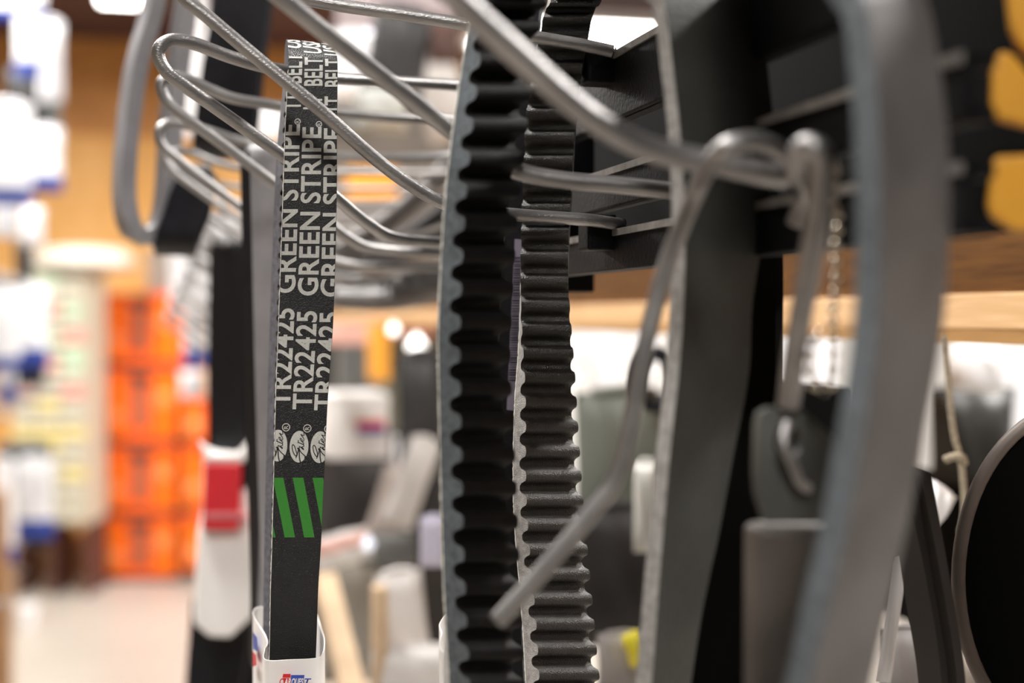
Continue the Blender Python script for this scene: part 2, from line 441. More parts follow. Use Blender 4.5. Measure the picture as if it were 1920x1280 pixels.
flat_text('T', 571, 584, 1283, 1271, BLUEP, sl, .0010)
mb = MB()
mb.add([P(474.3, 1184, .508), P(482, 1195, .494), P(484, 1222, .494), P(475, 1216, .508)], [(0, 1, 2, 3)]); mb.build('blue_mark', BLUEP, sl)
mb = MB()
mb.add([P(473.6, 1220, .508), P(480, 1228, .494), P(481, 1246, .494), P(474, 1250, .508)], [(0, 1, 2, 3)]); mb.build('red_mark', REDP, sl)

# --- big toothed loop with the smooth wide front run
back = px_secs([(1420, 993, .450, 1128, .467), (1280, 986, .450, 1100, .467), (1160, 979, .451, 1088, .468), (1000, 966, .453, 1074, .469), (900, 962, .455, 1066, .470),
                (760, 965, .459, 1060, .470), (640, 973, .466, 1065, .469), (500, 978, .470, 1066, .469), (350, 984, .472, 1074, .470),
                (200, 992, .473, 1084, .471), (80, 1012, .471, 1102, .470), (0, 1027, .468, 1120, .468), (-150, 1075, .45, 1182, .452)])
frontA = px_secs([(-120, 1190, .352, 1380, .368), (0, 1243, .345, 1422, .362), (130, 1262, .343, 1440, .360), (250, 1275, .341, 1450, .358), (400, 1284, .340, 1438, .358), (560, 1282, .340, 1412, .358),
                  (700, 1272, .340, 1404, .357), (850, 1256, .340, 1376, .357), (1000, 1243, .341, 1348, .357), (1140, 1232, .342, 1318, .358), (1280, 1222, .344, 1296, .360), (1420, 1208, .346, 1280, .362)])
topA = [(back[-1][0].lerp(frontA[0][0], t) + Z * h, back[-1][1].lerp(frontA[0][1], t) + Z * h) for t, h in ((.2, .07), (.5, .11), (.8, .07))]
botA = [(frontA[-1][0].lerp(back[0][0], t) - Z * h, frontA[-1][1].lerp(back[0][1], t) - Z * h) for t, h in ((.2, .035), (.5, .055), (.8, .035))]
ba, _, _ = belt('toothed_belt', back + topA + frontA + botA, .0032, [RUBS, EDGE, TOOTH], pitch=.0079, tooth=.0034, sign=1, duty=.45, toothed=(-1, .46))
tag(ba, 'toothed black belt loop whose ribbed inside faces us, with pale flank', 'belt')
fray([Vector(q[:3]) for q in cr_pts([tuple(a) for a, b in back[1:11]], 24)], .0002, 'frayed_edge', ba)

# --- blurred toothed run beside it, joined above to the big belt at the right
backB = px_secs([(1420, 850, .378, 950, .396), (1280, 842, .376, 942, .394), (1100, 832, .374, 936, .392), (900, 826, .373, 928, .391), (700, 822, .373, 918, .390), (600, 822, .373, 918, .390), (400, 832, .374, 932, .391),
                 (250, 848, .376, 950, .391), (100, 870, .379, 972, .391), (0, 888, .381, 996, .391), (-150, 930, .375, 1045, .38)])
frontB = px_secs([(-150, 1560, .256, 1680, .272), (0, 1622, .250, 1738, .267), (150, 1642, .248, 1766, .265), (300, 1650, .247, 1780, .264), (500, 1652, .247, 1778, .264), (650, 1642, .247, 1763, .264),
                  (800, 1620, .247, 1736, .264), (1000, 1584, .248, 1698, .264), (1140, 1552, .249, 1666, .265), (1280, 1520, .251, 1634, .266), (1450, 1475, .255, 1588, .27)])
topB = [(backB[-1][0].lerp(frontB[0][0], t) + Z * h, backB[-1][1].lerp(frontB[0][1], t) + Z * h) for t, h in ((.2, .09), (.5, .14), (.8, .09))]
botB = [(frontB[-1][0].lerp(backB[0][0], t) - Z * h, frontB[-1][1].lerp(backB[0][1], t) - Z * h) for t, h in ((.2, .035), (.5, .05), (.8, .03))]
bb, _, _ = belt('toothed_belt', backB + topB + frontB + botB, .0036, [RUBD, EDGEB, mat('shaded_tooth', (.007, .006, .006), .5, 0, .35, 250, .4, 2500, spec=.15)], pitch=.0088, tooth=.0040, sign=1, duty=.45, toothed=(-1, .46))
fray([Vector(q[:3]) for q in cr_pts([tuple(a) for a, b in backB[1:10]], 24)], .00025, 'frayed_edge', bb)
tag(bb, 'thick toothed belt, nearest loop, grey-blue edge, broad grey run at the frame side', 'belt')

for m_ in (PINED,): m_.node_tree.nodes['Principled BSDF'].inputs['Specular IOR Level'].default_value = .08
# barcode label on a thin belt seen between the toothed runs
lf = px_secs([(1420, 930, .50, 985, .496), (1280, 928, .50, 982, .496), (1100, 925, .50, 975, .496), (900, 925, .50, 968, .496), (700, 932, .50, 971, .496), (450, 944, .50, 980, .496), (100, 965, .50, 1004, .496), (-60, 1000, .50, 1020, .496)])
lb, LRS, _ = belt('thin_belt', loop_from_front(lf, .03, .01), .002, [RUB, EDGED, RUB], sign=-1)
tag(lb, 'thin black belt with a violet barcode sticker, between the two toothed runs', 'belt')
mb = MB(); mb.add([P(965, 448, .4945), P(978, 449, .4925), P(968, 770, .4925), P(950, 768, .4945)], [(0, 1, 2, 3)])
lab = mb.build('barcode_label', BARP, lb)
mb = MB(); v = 482
while v < 716:
    h = random.choice((1.2, 1.8, 2.6)); t = (v - 448) / 321
    a, b = 965 - 15 * t, 978 - 10 * t
    mb.add([P(a + 1, v, .4938), P(b - 1, v, .4918), P(b - 1, v + h, .4918), P(a + 1, v + h, .4938)], [(0, 1, 2, 3)]); v += h + random.choice((1.6, 2.4, 3.4))
mb.build('barcode', RUB, lab)

# --- plain belts behind
def plain_belt(rows, label, gap=.03, rise=.012, thick=.003, mats=None, drop=None, group=None, sign=-1, name='rubber_belt'):
    o, _, _ = belt(name, loop_from_front(px_secs(rows), gap, rise, drop), thick, mats or [RUB, EDGED, RUB], sign=sign)
    return tag(o, label, 'belt', group)
plain_belt([(1250, 488, .60, 502, .592), (1130, 490, .60, 506, .592), (900, 484, .60, 512, .59), (700, 478, .60, 517, .588), (400, 471, .60, 524, .586), (290, 468, .60, 526, .586)],
           'smooth grey belt hanging directly behind the green striped belt', .03, .006, .003, [RUBL, RUBL, RUB])
plain_belt([(900, 402, .92, 462, .90), (700, 402, .92, 460, .90), (520, 404, .92, 458, .90), (465, 405, .92, 458, .90)],
           'black belt held in the red and white sleeve', .06, .01, .003, [RUB, RUB, RUB])
plain_belt([(250, 372, .82, 476, .80), (120, 388, .82, 490, .80), (0, 408, .82, 505, .80), (-120, 425, .82, 520, .80)],
           'wide black belt behind the uppermost wire loops, hanging out of the top of the frame', .05, .02, .004, [RUB, RUB, RUB], drop=.012)
plain_belt([(442, 290, .78, 368, .76), (400, 305, .78, 384, .76), (360, 318, .78, 392, .76), (335, 330, .78, 396, .76)],
           'short folded black belt end below the wire loop tips', .04, .01, .004, [RUB, RUB, RUB])
plain_belt([(1420, 352, .95, 440, .93), (1300, 356, .95, 448, .93), (1215, 362, .95, 462, .93), (1150, 366, .95, 464, .93)],
           'black belt end coming out below the red and white sleeve', .04, .008, .003, [RUB, RUB, RUB])
plain_belt([(1400, 455, 1.04, 510, 1.03), (1100, 470, 1.04, 512, 1.03), (850, 472, 1.04, 502, 1.03), (780, 474, 1.04, 502, 1.03)],
           'black belt in the gap between both card sleeves', .03, .008, .003, [RUB, RUB, RUB])
# grey loop whose bottom bend is in view
def arc_loop(outer, d, wd, label, mats, thick=.004):
    c = cr_pts(outer, 3); secs = [(P(u, v, d), P(u, v, d) + A * wd - X * wd * .25) for u, v in c]
    o, _, _ = belt('rubber_belt', secs, thick, mats, sign=1, closed=False); return tag(o, label, 'belt')
g = arc_loop([(322, -160), (312, 0), (280, 120), (262, 250), (256, 350), (262, 405), (275, 428), (292, 420), (304, 385), (310, 320), (318, 200), (345, 0), (370, -160)], .78, .022,
             'grey belt loop with its round lower bend in front of the wooden wall', [RUBL, RUBL, RUBL], .0085)
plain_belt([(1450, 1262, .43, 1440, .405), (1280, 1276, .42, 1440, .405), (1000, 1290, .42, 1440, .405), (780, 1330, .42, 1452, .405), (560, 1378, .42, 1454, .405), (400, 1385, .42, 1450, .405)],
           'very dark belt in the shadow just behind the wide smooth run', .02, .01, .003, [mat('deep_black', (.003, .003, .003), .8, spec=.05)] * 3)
plain_belt([(1500, 1755, .42, 1800, .41), (1280, 1750, .42, 1795, .41), (1100, 1722, .42, 1768, .41), (905, 1702, .42, 1730, .41)],
           'narrow brown-black belt slanting down beside the black round coil', .004, .002, .003, [mat('brown_belt', (.022, .018, .015), .6)] * 3)

# ---------------------------------------------------------------- hooks on the rack
HG = 'wire loop hooks along the rack'
def hook(pts, r, label, group=HG, name='wire_hook', parent=None, seg=10):
    mb = MB(); mb.tube(cr_pts([tuple(P(*p)) for p in pts], seg), r, 16)
    o = mb.build(name, STEEL, parent, smooth=True)
    if label: tag(o, label, 'hook', group)
    return o
hook([(1150, 97, .462), (1090, 84, .460), (1030, 74, .458), (880, 47, .455), (740, 25, .452), (600, 4, .449), (440, -30, .444), (330, -72, .440), (270, -120, .437), (250, -150, .434), (262, -130, .430), (330, -20, .430), (400, 40, .432), (500, 124, .435),
      (600, 206, .438), (690, 286, .442), (760, 340, .446), (830, 380, .450), (900, 396, .453), (985, 404, .457), (1100, 412, .462), (1170, 422, .466)], .0021,
     'long sharp wire hook crossing in front of the printed belt')
hook([(1300, -12, .40), (1200, -30, .395), (900, -95, .385), (600, -165, .375), (400, -230, .36), (330, -250, .355), (310, -215, .352), (360, -145, .353), (530, -2, .362), (690, 124, .372), (780, 194, .378),
      (840, 242, .383), (900, 285, .388), (975, 322, .392), (1060, 338, .395), (1150, 346, .398), (1260, 358, .402), (1320, 366, .405)], .0024,
     'wire hook ending at the left edge of the thick toothed belt, above the sharp one')
wh = empty('crossbar_hook', P(1350, 300, .30), 'thick blurred nearest wire rod sweeping diagonally across the top of the belts', 'hook')
hook([(560, -300, .262), (700, -150, .268), (850, -8, .277), (960, 92, .284), (1060, 182, .290), (1120, 228, .294), (1190, 268, .298), (1260, 290, .301), (1340, 305, .304), (1430, 325, .307), (1475, 330, .308)], .0027, None, None, 'rod', wh)
wi = empty('wire_end_hook', P(1350, 300, .31), 'bent wire coiled over the thick rod with its cut end pointing down left', 'hook')
hook([(1490, 420, .322), (1508, 365, .318), (1495, 320, .309), (1465, 285, .300), (1425, 266, .294), (1380, 268, .291), (1350, 284, .292), (1330, 310, .302), (1310, 350, .314), (1275, 430, .318), (1240, 530, .32), (1212, 640, .32), (1196, 720, .32), (1184, 790, .32), (1168, 860, .32),
      (1148, 910, .32), (1110, 960, .32), (1060, 1020, .32), (1000, 1090, .32), (932, 1165, .32)], .0021, None, None, 'bent_wire', wi)
kh = empty('hanging_wire_loop', P(1520, 280, .28), 'upright bright-topped wire loop beside the bead chain', 'hook')
hook([(1478, 760, .30), (1488, 680, .295), (1500, 600, .29), (1518, 500, .284), (1535, 400, .279), (1543, 320, .276), (1538, 288, .275), (1520, 274, .275), (1503, 282, .277), (1496, 310, .281), (1500, 335, .283)], .0024, None, None, 'loop_wire', kh)

hook([(1010, 180, .575), (930, 170, .56), (860, 160, .545), (740, 153, .525), (635, 147, .503), (560, 137, .486), (500, 126, .479), (430, 106, .472), (365, 82, .467), (325, 75, .463), (302, 86, .461), (297, 106, .461), (312, 134, .462), (345, 160, .464),
      (430, 220, .470), (530, 291, .476), (590, 337, .484), (635, 376, .497), (690, 420, .515), (740, 446, .53), (830, 455, .55), (930, 460, .57), (985, 470, .58)], .0022,
     'uppermost wire loop hook with rounded tip, carrying the printed belt')
hook([(985, 235, .65), (850, 225, .62), (740, 220, .60), (635, 212, .585), (560, 205, .575), (500, 195, .568), (440, 185, .563), (395, 168, .56), (355, 150, .557), (325, 143, .555), (305, 152, .553), (303, 168, .553), (315, 192, .554), (350, 222, .556),
      (430, 280, .562), (520, 348, .568), (600, 405, .578), (650, 445, .59), (700, 465, .605), (830, 474, .63), (950, 480, .65)], .0022,
     'second wire loop hook down, its tip just under the uppermost tip')
hook([(900, 285, .74), (830, 292, .72), (700, 296, .70), (600, 290, .69), (500, 275, .67), (440, 262, .66), (395, 247, .655), (350, 235, .648), (320, 231, .643), (301, 240, .64), (298, 256, .64), (306, 276, .641), (335, 300, .645),
      (400, 350, .655), (470, 402, .665), (560, 462, .68), (650, 494, .70), (740, 499, .715), (880, 500, .745)], .0022,
     'third wire loop hook down, bright round tip in front of the orange wall')
h4 = [(900, 322, .88), (800, 324, .85), (635, 322, .80), (540, 322, .77), (460, 316, .75), (410, 306, .74), (360, 287, .73), (335, 283, .727), (318, 290, .724), (315, 304, .722), (326, 322, .723), (360, 348, .73),
      (450, 412, .75), (550, 482, .78), (620, 514, .81), (700, 522, .84), (880, 522, .89)]
hk = hook(h4, .0020, 'fourth wire loop hook down, partly under the third')
ords = ['fifth', 'sixth', 'seventh', 'eighth', 'ninth', 'tenth', 'eleventh', 'twelfth', 'thirteenth', 'fourteenth']
for k in range(6):
    c = hk.copy(); SC.collection.objects.link(c); c.location = Vector(hk.location) + A * .085 * (k + 1) - Z * .002 * (k + 1)
    c['label'] = 'soft grey wire loop hook, %s in the row receding down the aisle' % ords[k]
# second, lower row of hooks: pale stripes under the tips
hl = [(640, 600, 1.2), (560, 585, 1.15), (480, 560, 1.08), (400, 505, 1.0), (330, 470, .98), (322, 480, .975), (335, 500, .98), (400, 548, 1.0), (470, 600, 1.05), (560, 640, 1.1)]
hl0 = hook([(600, 470, 1.15), (540, 460, 1.1), (470, 440, 1.05), (400, 405, 1.0), (385, 405, .99), (385, 420, .99), (430, 460, 1.01), (470, 492, 1.03), (540, 530, 1.1), (600, 540, 1.15)], .0026,
           'first pale blurred wire hook of the lower fan', 'pale wire hooks in the lower fan')
for k in range(7):
    c = hl0.copy(); SC.collection.objects.link(c); c.location = Vector(hl0.location) + A * .06 * (k + 1) - Z * .010 * (k + 1) - X * .004 * k
    c['label'] = 'pale blurred wire hook of the lower fan, %s from its top' % (['second', 'third'] + ['fourth'] + ords)[k]

# ---------------------------------------------------------------- rack
XR = .145
rk = empty('belt_rack', (XR, .6, 1.5), 'black steel belt rack with horizontal rails behind the belts', 'rack')
LITSTEEL = mat('lit_steel', (.30, .28, .26), .5, .3, .5, 120)
def rail(zt, h, y0, y1, flange, x=XR):
    mb = MB(); yc, L = (y0 + y1) / 2, y1 - y0
    mb.box((x + .0015, yc, CAM.z + zt - h / 2), (.003, L, h)); mb.box((x + .001 + flange / 2, yc, CAM.z + zt - .0015), (flange, L, .003))
    mb.box((x + .001 + flange / 2, yc, CAM.z + zt - h + .0015), (flange, L, .003))
    ro = mb.build('rail', BLACKM, rk, bevel=.0006)
    mb = MB(); mb.box((x - .0004, yc, CAM.z + zt - .0012), (.0008, L, .0022)); mb.build('lit_edge', LITSTEEL, ro)  # pale strip: light caught on the rail's top edge, put into the colour
    return ro
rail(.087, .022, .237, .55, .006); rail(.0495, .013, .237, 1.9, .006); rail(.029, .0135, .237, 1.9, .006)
mb = MB(); mb.box((XR + .045, .46, CAM.z + .060), (.003, .54, .080)); mb.build('back_plate', mat('plate_black', (.004, .004, .004), .8, spec=.05), rk)
mb = MB(); mb.box((XR + .012, .552, CAM.z + .049), (.026, .008, .078)); mb.build('upright', BLACKM, rk, bevel=.001)
for zz in (.083, .028):
    mb = MB(); mb.box((XR - .004, .452, CAM.z + zz), (.010, .012, .012)); mb.build('hook_socket', BLACKM, rk, bevel=.001)
# pine board under it
XB = .34
bd = empty('wooden_shelf', (XB, 1.5, CAM.z), 'long pine shelf board with pale front edge under the black rack', 'shelf')
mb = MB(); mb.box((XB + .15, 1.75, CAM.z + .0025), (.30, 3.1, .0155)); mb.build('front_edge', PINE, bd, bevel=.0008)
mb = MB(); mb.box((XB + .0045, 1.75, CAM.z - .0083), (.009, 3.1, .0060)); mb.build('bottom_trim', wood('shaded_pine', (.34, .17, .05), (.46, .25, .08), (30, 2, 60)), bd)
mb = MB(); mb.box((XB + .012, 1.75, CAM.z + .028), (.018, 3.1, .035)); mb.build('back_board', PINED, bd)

# yellow holders at the frame side
for i, (c, lab_) in enumerate((([(1882, -60), (1960, -60), (1960, 130), (1905, 78), (1893, 50)], 'yellow plastic tag at the top corner of the frame'),
                       ([(1874, 92), (1900, 100), (1990, 215), (1990, 250), (1920, 235), (1868, 222), (1856, 205), (1858, 130)], 'yellow plastic tag in the middle above the black gap'),
                       ([(1862, 292), (1990, 286), (1990, 436), (1900, 432), (1856, 405), (1850, 380)], 'lowest yellow plastic tag just above the wooden board'))):
    mb = MB(); n = len(c); f = [P(u, v, .285) for u, v in c]; bk = [p + A * .005 + X * .003 for p in f]
    mb.add(f + bk, [tuple(range(n)), tuple(reversed(range(n, 2 * n)))] + [(k, (k + 1) % n, n + (k + 1) % n, n + k) for k in range(n)])
    tag(mb.build('yellow_tag', YEL, bevel=.0012), lab_, 'tag', 'yellow plastic tags')

# bead chain
ch = cr_pts([(1552, 292), (1565, 300), (1572, 330), (1560, 360), (1572, 400), (1566, 470), (1566, 530), (1562, 590), (1564, 640), (1562, 700), (1548, 738), (1528, 722), (1518, 690), (1522, 650), (1540, 615)], 30)
mb = MB(); acc = 0; last = None; pts3 = [P(u, v, .292) for u, v in ch]
for p in pts3:
    if last is None or (p - last).length > .0031:
        mb.lathe(p, Z, [(.00115 * math.sin(math.pi * k / 8) + 1e-5, -.00115 * math.cos(math.pi * k / 8)) for k in range(9)], 12); last = p
mb.tube(pts3[::3], .0003, 6)
tag(mb.build('bead_chain', BRASS, smooth=60), 'metal ball chain hanging between the wire loop and the grey belt run', 'chain')

# grey header card with round hang hole
def holed_card(c, d, hole, label, m, name, thick=.0025, cat='package'):
    hu, hv, hr, hh = hole; n = 24; mb = MB()
    # outer outline resampled to n radial points
    out = []
    for k in range(n):
        a = 2 * math.pi * k / n; dx, dy = math.cos(a), math.sin(a); best = None
        for i in range(len(c)):
            (x1, y1), (x2, y2) = c[i], c[(i + 1) % len(c)]
            den = dx * (y2 - y1) - dy * (x2 - x1)
            if abs(den) < 1e-6: continue
            t = ((x1 - hu) * (y2 - y1) - (y1 - hv) * (x2 - x1)) / den; s = ((x1 - hu) * dy - (y1 - hv) * dx) / den
            if t > 0 and -1e-6 <= s <= 1 + 1e-6 and (best is None or t < best): best = t
        out.append((hu + dx * best, hv + dy * best))
    inn = [(hu + hr * math.cos(2 * math.pi * k / n), hv + hh * math.sin(2 * math.pi * k / n)) for k in range(n)]
    vs = []
    for off in (Vector(), A * thick):
        vs += [P(u, v, d) + off for u, v in out] + [P(u, v, d) + off for u, v in inn]
    fs = []
    for k in range(n):
        j = (k + 1) % n
        fs += [(k, j, n + j, n + k), (2 * n + j, 2 * n + k, 3 * n + k, 3 * n + j), (k, 2 * n + k, 2 * n + j, j), (n + k, n + j, 3 * n + j, 3 * n + k)]
    mb.add(vs, fs); o = mb.build(name, m, smooth=40)
    return tag(o, label, cat) if label else o
hc = holed_card([(1422, 778), (1440, 764), (1502, 764), (1530, 790), (1600, 850), (1585, 980), (1425, 980), (1418, 880)], .30, (1478, 828, 26, 34),
                'dark grey plastic header card with hang hole under the wire loop', mat('header_grey', (.10, .10, .09), .5, 0, .5, 30), 'hanging_card')
mb = MB(); c = [(1418, 984), (1590, 984), (1560, 1130), (1520, 1330), (1416, 1330)]
f = [P(u, v, .302) for u, v in c]; k_ = [P(u, v, .302) + A * .008 for u, v in c]; n = 5
mb.add(f + k_, [tuple(range(n)), tuple(reversed(range(n, 2 * n)))] + [(q, (q + 1) % n, n + (q + 1) % n, n + q) for q in range(n)])
mb.build('pouch', mat('pouch_brown', (.10, .085, .075), .45, 0, .55, 25), hc, bevel=.002)
hook([(1478, 792, .2985), (1470, 830, .296), (1486, 870, .296), (1500, 905, .2975), (1516, 915, .299)], .0011, None, None, 'hang_tab', hc)

# ---------------------------------------------------------------- things behind and below the rack at the right
def bag(u, v, wpx, hpx, d, label, m, band=None, cat='package', group=None, fat=.25, name='hanging_bag', rz=0, top=None, roll=0):
    """soft sealed bag, its face towards the aisle"""
    c = P(u, v, d); W, H = wpx / F * d, hpx / F * d; T = min(W, H) * fat
    e = empty(name, c + Z * H / 2, label, cat, group); nx, nz = 10, 12
    ax = Vector((math.cos(-YAW * .5 + rz), math.sin(-YAW * .5 + rz), 0)); ay = Vector((-ax.y, ax.x, 0)); up = Z
    if roll:
        q = Matrix.Rotation(roll, 3, ay); ax = q @ ax; up = q @ Z
    mb = MB(); bnd = MB()
    ph = random.random() * 6
    for sgn in (-1, 1):
        vs = []
        for j in range(nz + 1):
            for i in range(nx + 1):
                a, b = i / nx * 2 - 1, j / nz * 2 - 1
                t = T / 2 * max(0, (1 - a ** 4)) ** .6 * max(0, (1 - b ** 4)) ** .6 * (1 + .15 * math.sin(7 * a + ph + 4 * b))
                wv = 1 - .06 * (1 - abs(b)) 
                vs.append(c + ax * a * W / 2 * wv + up * b * H / 2 + ay * sgn * t)
        for j in range(nz):
            mi = 1 if (band and band[0] <= j / nz < band[1]) else 0
            mb.add(vs, [(j * (nx + 1) + i, j * (nx + 1) + i + 1, (j + 1) * (nx + 1) + i + 1, (j + 1) * (nx + 1) + i) for i in range(nx)], mi) if j == 0 else mb.addf([(j * (nx + 1) + i, j * (nx + 1) + i + 1, (j + 1) * (nx + 1) + i + 1, (j + 1) * (nx + 1) + i) for i in range(nx)], mi, len(vs))
    mb.build('bag_body', [m, band[2] if band else m], e, smooth=True)
    hd = MB(); hd.tube([c + up * H / 2 - ax * W * .32, c + up * (H / 2 + H * .02), c + up * H / 2 + ax * W * .32], H * .03, 8); hd.build('header', top or m, e, smooth=60)
    return e
def _addf(s, fs, mi, nv):
    b = len(s.v) - nv; s.f += [tuple(b + i for i in f) for f in fs]; s.m += [mi] * len(fs)
MB.addf = _addf

def block(u, v, wpx, hpx, d, depth, label, m, cat='box', name='carton', rz=0, group=None, face=None, roll=0, bevel=.002):
    """box with lid seam and a printed front panel"""
    c = P(u, v, d); W, H = wpx / F * d, hpx / F * d
    e = empty(name, c + A * depth / 2 - Z * H / 2, label, cat, group)
    q = Matrix.Rotation(rz, 3, 'Z')
    mb = MB(); mb.box(c + A * depth / 2, (W, depth, H), rz); b = mb.build('box_body', m, e, bevel=min(bevel, W * .1))
    mb = MB(); mb.box(c + A * depth / 2 + Z * (H / 2 - H * .04), (W * 1.02, depth * 1.01, H * .09), rz); mb.build('lid', m, e, bevel=min(bevel, W * .05))
    if face:
        for (x0, x1, z0, z1, fm, nm) in face:
            mb = MB(); mb.box(c + q @ Vector(((x0 + x1) / 2 * W, -.001, 0)) + Z * (z0 + z1) / 2 * H, ((x1 - x0) * W, .003, (z1 - z0) * H), rz); mb.build(nm, fm, e)
    return e
# black round coil
dc = empty('round_belt_coil', P(2010, 1090, .44), 'large black round belt coil with brownish rim in the lower corner', 'belt coil')
c = P(2030, 1085, .44); rr = .0405
mb = MB(); axd = (_rot @ Vector((0, 0, 1))); cir = [c + (_rot @ Vector((math.cos(a) * rr * 0.95, math.sin(a) * rr * 1.32, 0))) for a in [2 * math.pi * k / 64 for k in range(64)]]
mb.tube(cir, .0022, 12, closed=True); mb.build('rim', mat('brown_rim', (.15, .12, .105), .5, 0, .3, 60), dc, smooth=True)
mb = MB(); back_ = [p - axd * .004 + X * .006 for p in cir]; mb.add(cir + back_ + [c - axd * .004], [(k, (k + 1) % 64, 64 + (k + 1) % 64, 64 + k) for k in range(64)] + [(k, (k + 1) % 64, 128) for k in range(64)])
mb.build('wound_body', mat('coil_black', (.002, .002, .002), .9, spec=.05), dc)
# twine
tw = empty('twine_cord', P(1775, 640, .60), 'tan knotted twine hanging from the shelf board in front of the grey bag', 'cord')
mb = MB(); mb.tube(cr_pts([tuple(P(*p)) for p in ((1768, 630, .60), (1776, 690, .60), (1782, 760, .60), (1790, 820, .60), (1800, 858, .60), (1806, 900, .60), (1808, 960, .60), (1800, 1000, .60))], 6), .0014, 8); mb.build('strand', TWINE, tw, smooth=True)
mb = MB(); mb.tube(cr_pts([tuple(P(*p)) for p in ((1772, 862, .598), (1788, 856, .596), (1804, 858, .597), (1808, 868, .60))], 5), .0017, 8); mb.build('knot', TWINE, tw, smooth=True)
bag(1822, 860, 170, 270, 1.30, 'dark grey bag under the board behind the tan twine', mat('dark_bag', (.045, .045, .042), .4, 0, .4, 20), fat=.5)
bag(1832, 692, 110, 85, 1.25, 'crumpled white plastic top above the dark grey bag', CARDW, fat=.6, roll=.1)
bag(1748, 945, 66, 75, .62, 'small folded white plastic piece left of the twine knot', CARDW, fat=.9, roll=.6)
bag(1672, 1165, 30, 230, .50, 'thin white sliver of packaging beside the grey belt run', CARDW, fat=.5, roll=.14)
bag(1690, 1262, 90, 170, .56, 'pale rounded bag at the bottom edge beside the slanting belt', mat('pale_bag', (.55, .53, .54), .4, 0, .35, 25), fat=.6)
bag(1805, 1290, 150, 180, .60, 'beige domed bag at the bottom edge under the round coil', mat('beige_bag', (.50, .46, .42), .5, 0, .15, 25), fat=.8)
bag(1850, 1262, 26, 90, .50, 'thin bluish strip of film leaning in front of the beige bag', mat('blue_film', (.25, .34, .38), .3), fat=.4, roll=.45)
block(1500, 1010, 220, 560, .62, .08, 'added black block standing for the shadow behind the grey header card', mat('shadow_fill', (.007, .007, .007), .8, spec=.05), name='carton')  # block added behind the hole, shadow put into its black colour
block(1800, 1040, 180, 260, .9, .12, 'added black block standing for the deep shadow behind the twine', mat('shadow_fill', (.007, .007, .007), .8, spec=.05), name='carton')  # another added block, its black stands for shade behind the twine
block(1925, 740, 90, 230, 1.7, .05, 'bright white carton at the frame edge under the board', CARDW, name='carton')
# behind, between toothed belt and smooth run
bag(1135, 690, 70, 170, 2.6, 'bright white bag hanging under the board left of the bent wire', CARDW, fat=.4)
bag(1205, 665, 60, 120, 2.6, 'bright white bag hanging under the board behind the bent wire', CARDW, fat=.4)
bag(1105, 645, 60, 80, 2.7, 'short white bag at the far side of the toothed belt', CARDW, fat=.4)
bag(1480, 690, 90, 180, 1.9, 'narrow bright white bag glimpsed beside the dark belt under the board', CARDW, fat=.4)
bag(1545, 690, 60, 160, 2.0, 'bright white bag behind the ball chain', CARDW, fat=.4)
bag(1170, 880, 190, 290, 1.1, 'large grey-green bag behind the bent wire', mat('grey_green_bag', (.16, .175, .15), .5, 0, .5, 8), fat=.3)
bag(1160, 1080, 190, 260, .9, 'black bag below the grey-green bag', DGREYP, fat=.3)
bag(1212, 950, 50, 170, .80, 'slim pale glassy tube package beside the smooth belt run', mat('pale_tube', (.62, .62, .58), .3, 0, .2, 20), (.84, 1.1, mat('tube_cap', (.95, .95, .92), .3)), fat=.9)
bag(1168, 1250, 100, 130, .75, 'white and grey bag with yellow corner at the bottom', mat('white_grey_bag', (.55, .52, .52), .5, 0, .5, 12), fat=.4)
mb = MB(); mb.tube([P(1180, 1188, .735), P(1192, 1215, .735), P(1198, 1245, .735)], .005, 12)
tag(mb.build('bottle_stopper', mat('yellow_bright', (.78, .68, .04), .4), smooth=True), 'small yellow stopper on the white and grey bag', 'stopper')
tor = MB(); cc = P(1228, 712, .85); tor.tube([cc + _rot @ Vector((.011 * math.cos(a), .016 * math.sin(a), 0)) for a in [2 * math.pi * k / 24 for k in range(24)]], .0045, 12, closed=True)
tag(tor.build('rubber_ring', RUB, smooth=True), 'small black rubber ring at the left flank of the smooth run', 'ring')

block(735, 900, 420, 640, 3.1, .3, 'added dark backdrop panel far behind the bundles between the belts', mat('far_dark', (.05, .045, .045), .7, 0, .4, 3), name='dark_backdrop', cat='crate')  # unmarked panel added as backdrop to darken the view between the belts
# mid ground between the printed belt and the thick toothed belt
block(672, 800, 118, 120, 1.5, .10, 'white box with red and blue bar behind the printed belt', CARD, face=[(-.02, .42, -.02, .09, REDP, 'red_bar'), (-.02, .42, -.10, -.02, BLUEP, 'blue_bar')], name='white_box')
block(715, 662, 32, 105, 2.2, .06, 'orange-yellow box under the shelf board', mat('amber', (.95, .42, .05), .5), name='carton')
block(655, 625, 90, 40, 2.3, .06, 'pink-orange box next to the amber one', PINK, name='carton')
block(782, 620, 80, 26, 2.3, .06, 'low pink box under the shelf board by the toothed belt', PINK, name='carton')
block(700, 700, 120, 130, 2.6, .08, 'dark grey box behind the amber box', GREYP, name='carton')
block(775, 720, 110, 170, 2.4, .08, 'grey-green box behind the bright round highlights', mat('sage', (.22, .23, .18), .6, 0, .2, 8), name='carton')
def glintball(u, v, rpx, d, label, e=3, col=(1, .97, .93)):  # glowing balls added for blurred highlights on the packages, no lamps here
    c = P(u, v, d); r = rpx / F * d; mb = MB(); mb.lathe(c, Z, [(r * math.sin(math.pi * k / 10) + 1e-5, -r * math.cos(math.pi * k / 10)) for k in range(11)], 20)
    mb.lathe(c, Z, [(r * .35, r * .8), (r * .35, r * 1.4), (r * .2, r * 1.45)], 12)
    return tag(mb.build('highlight_ball', mat('glow_%d' % int(e * 10), col, .3, emit=e), smooth=60), label, 'highlight')
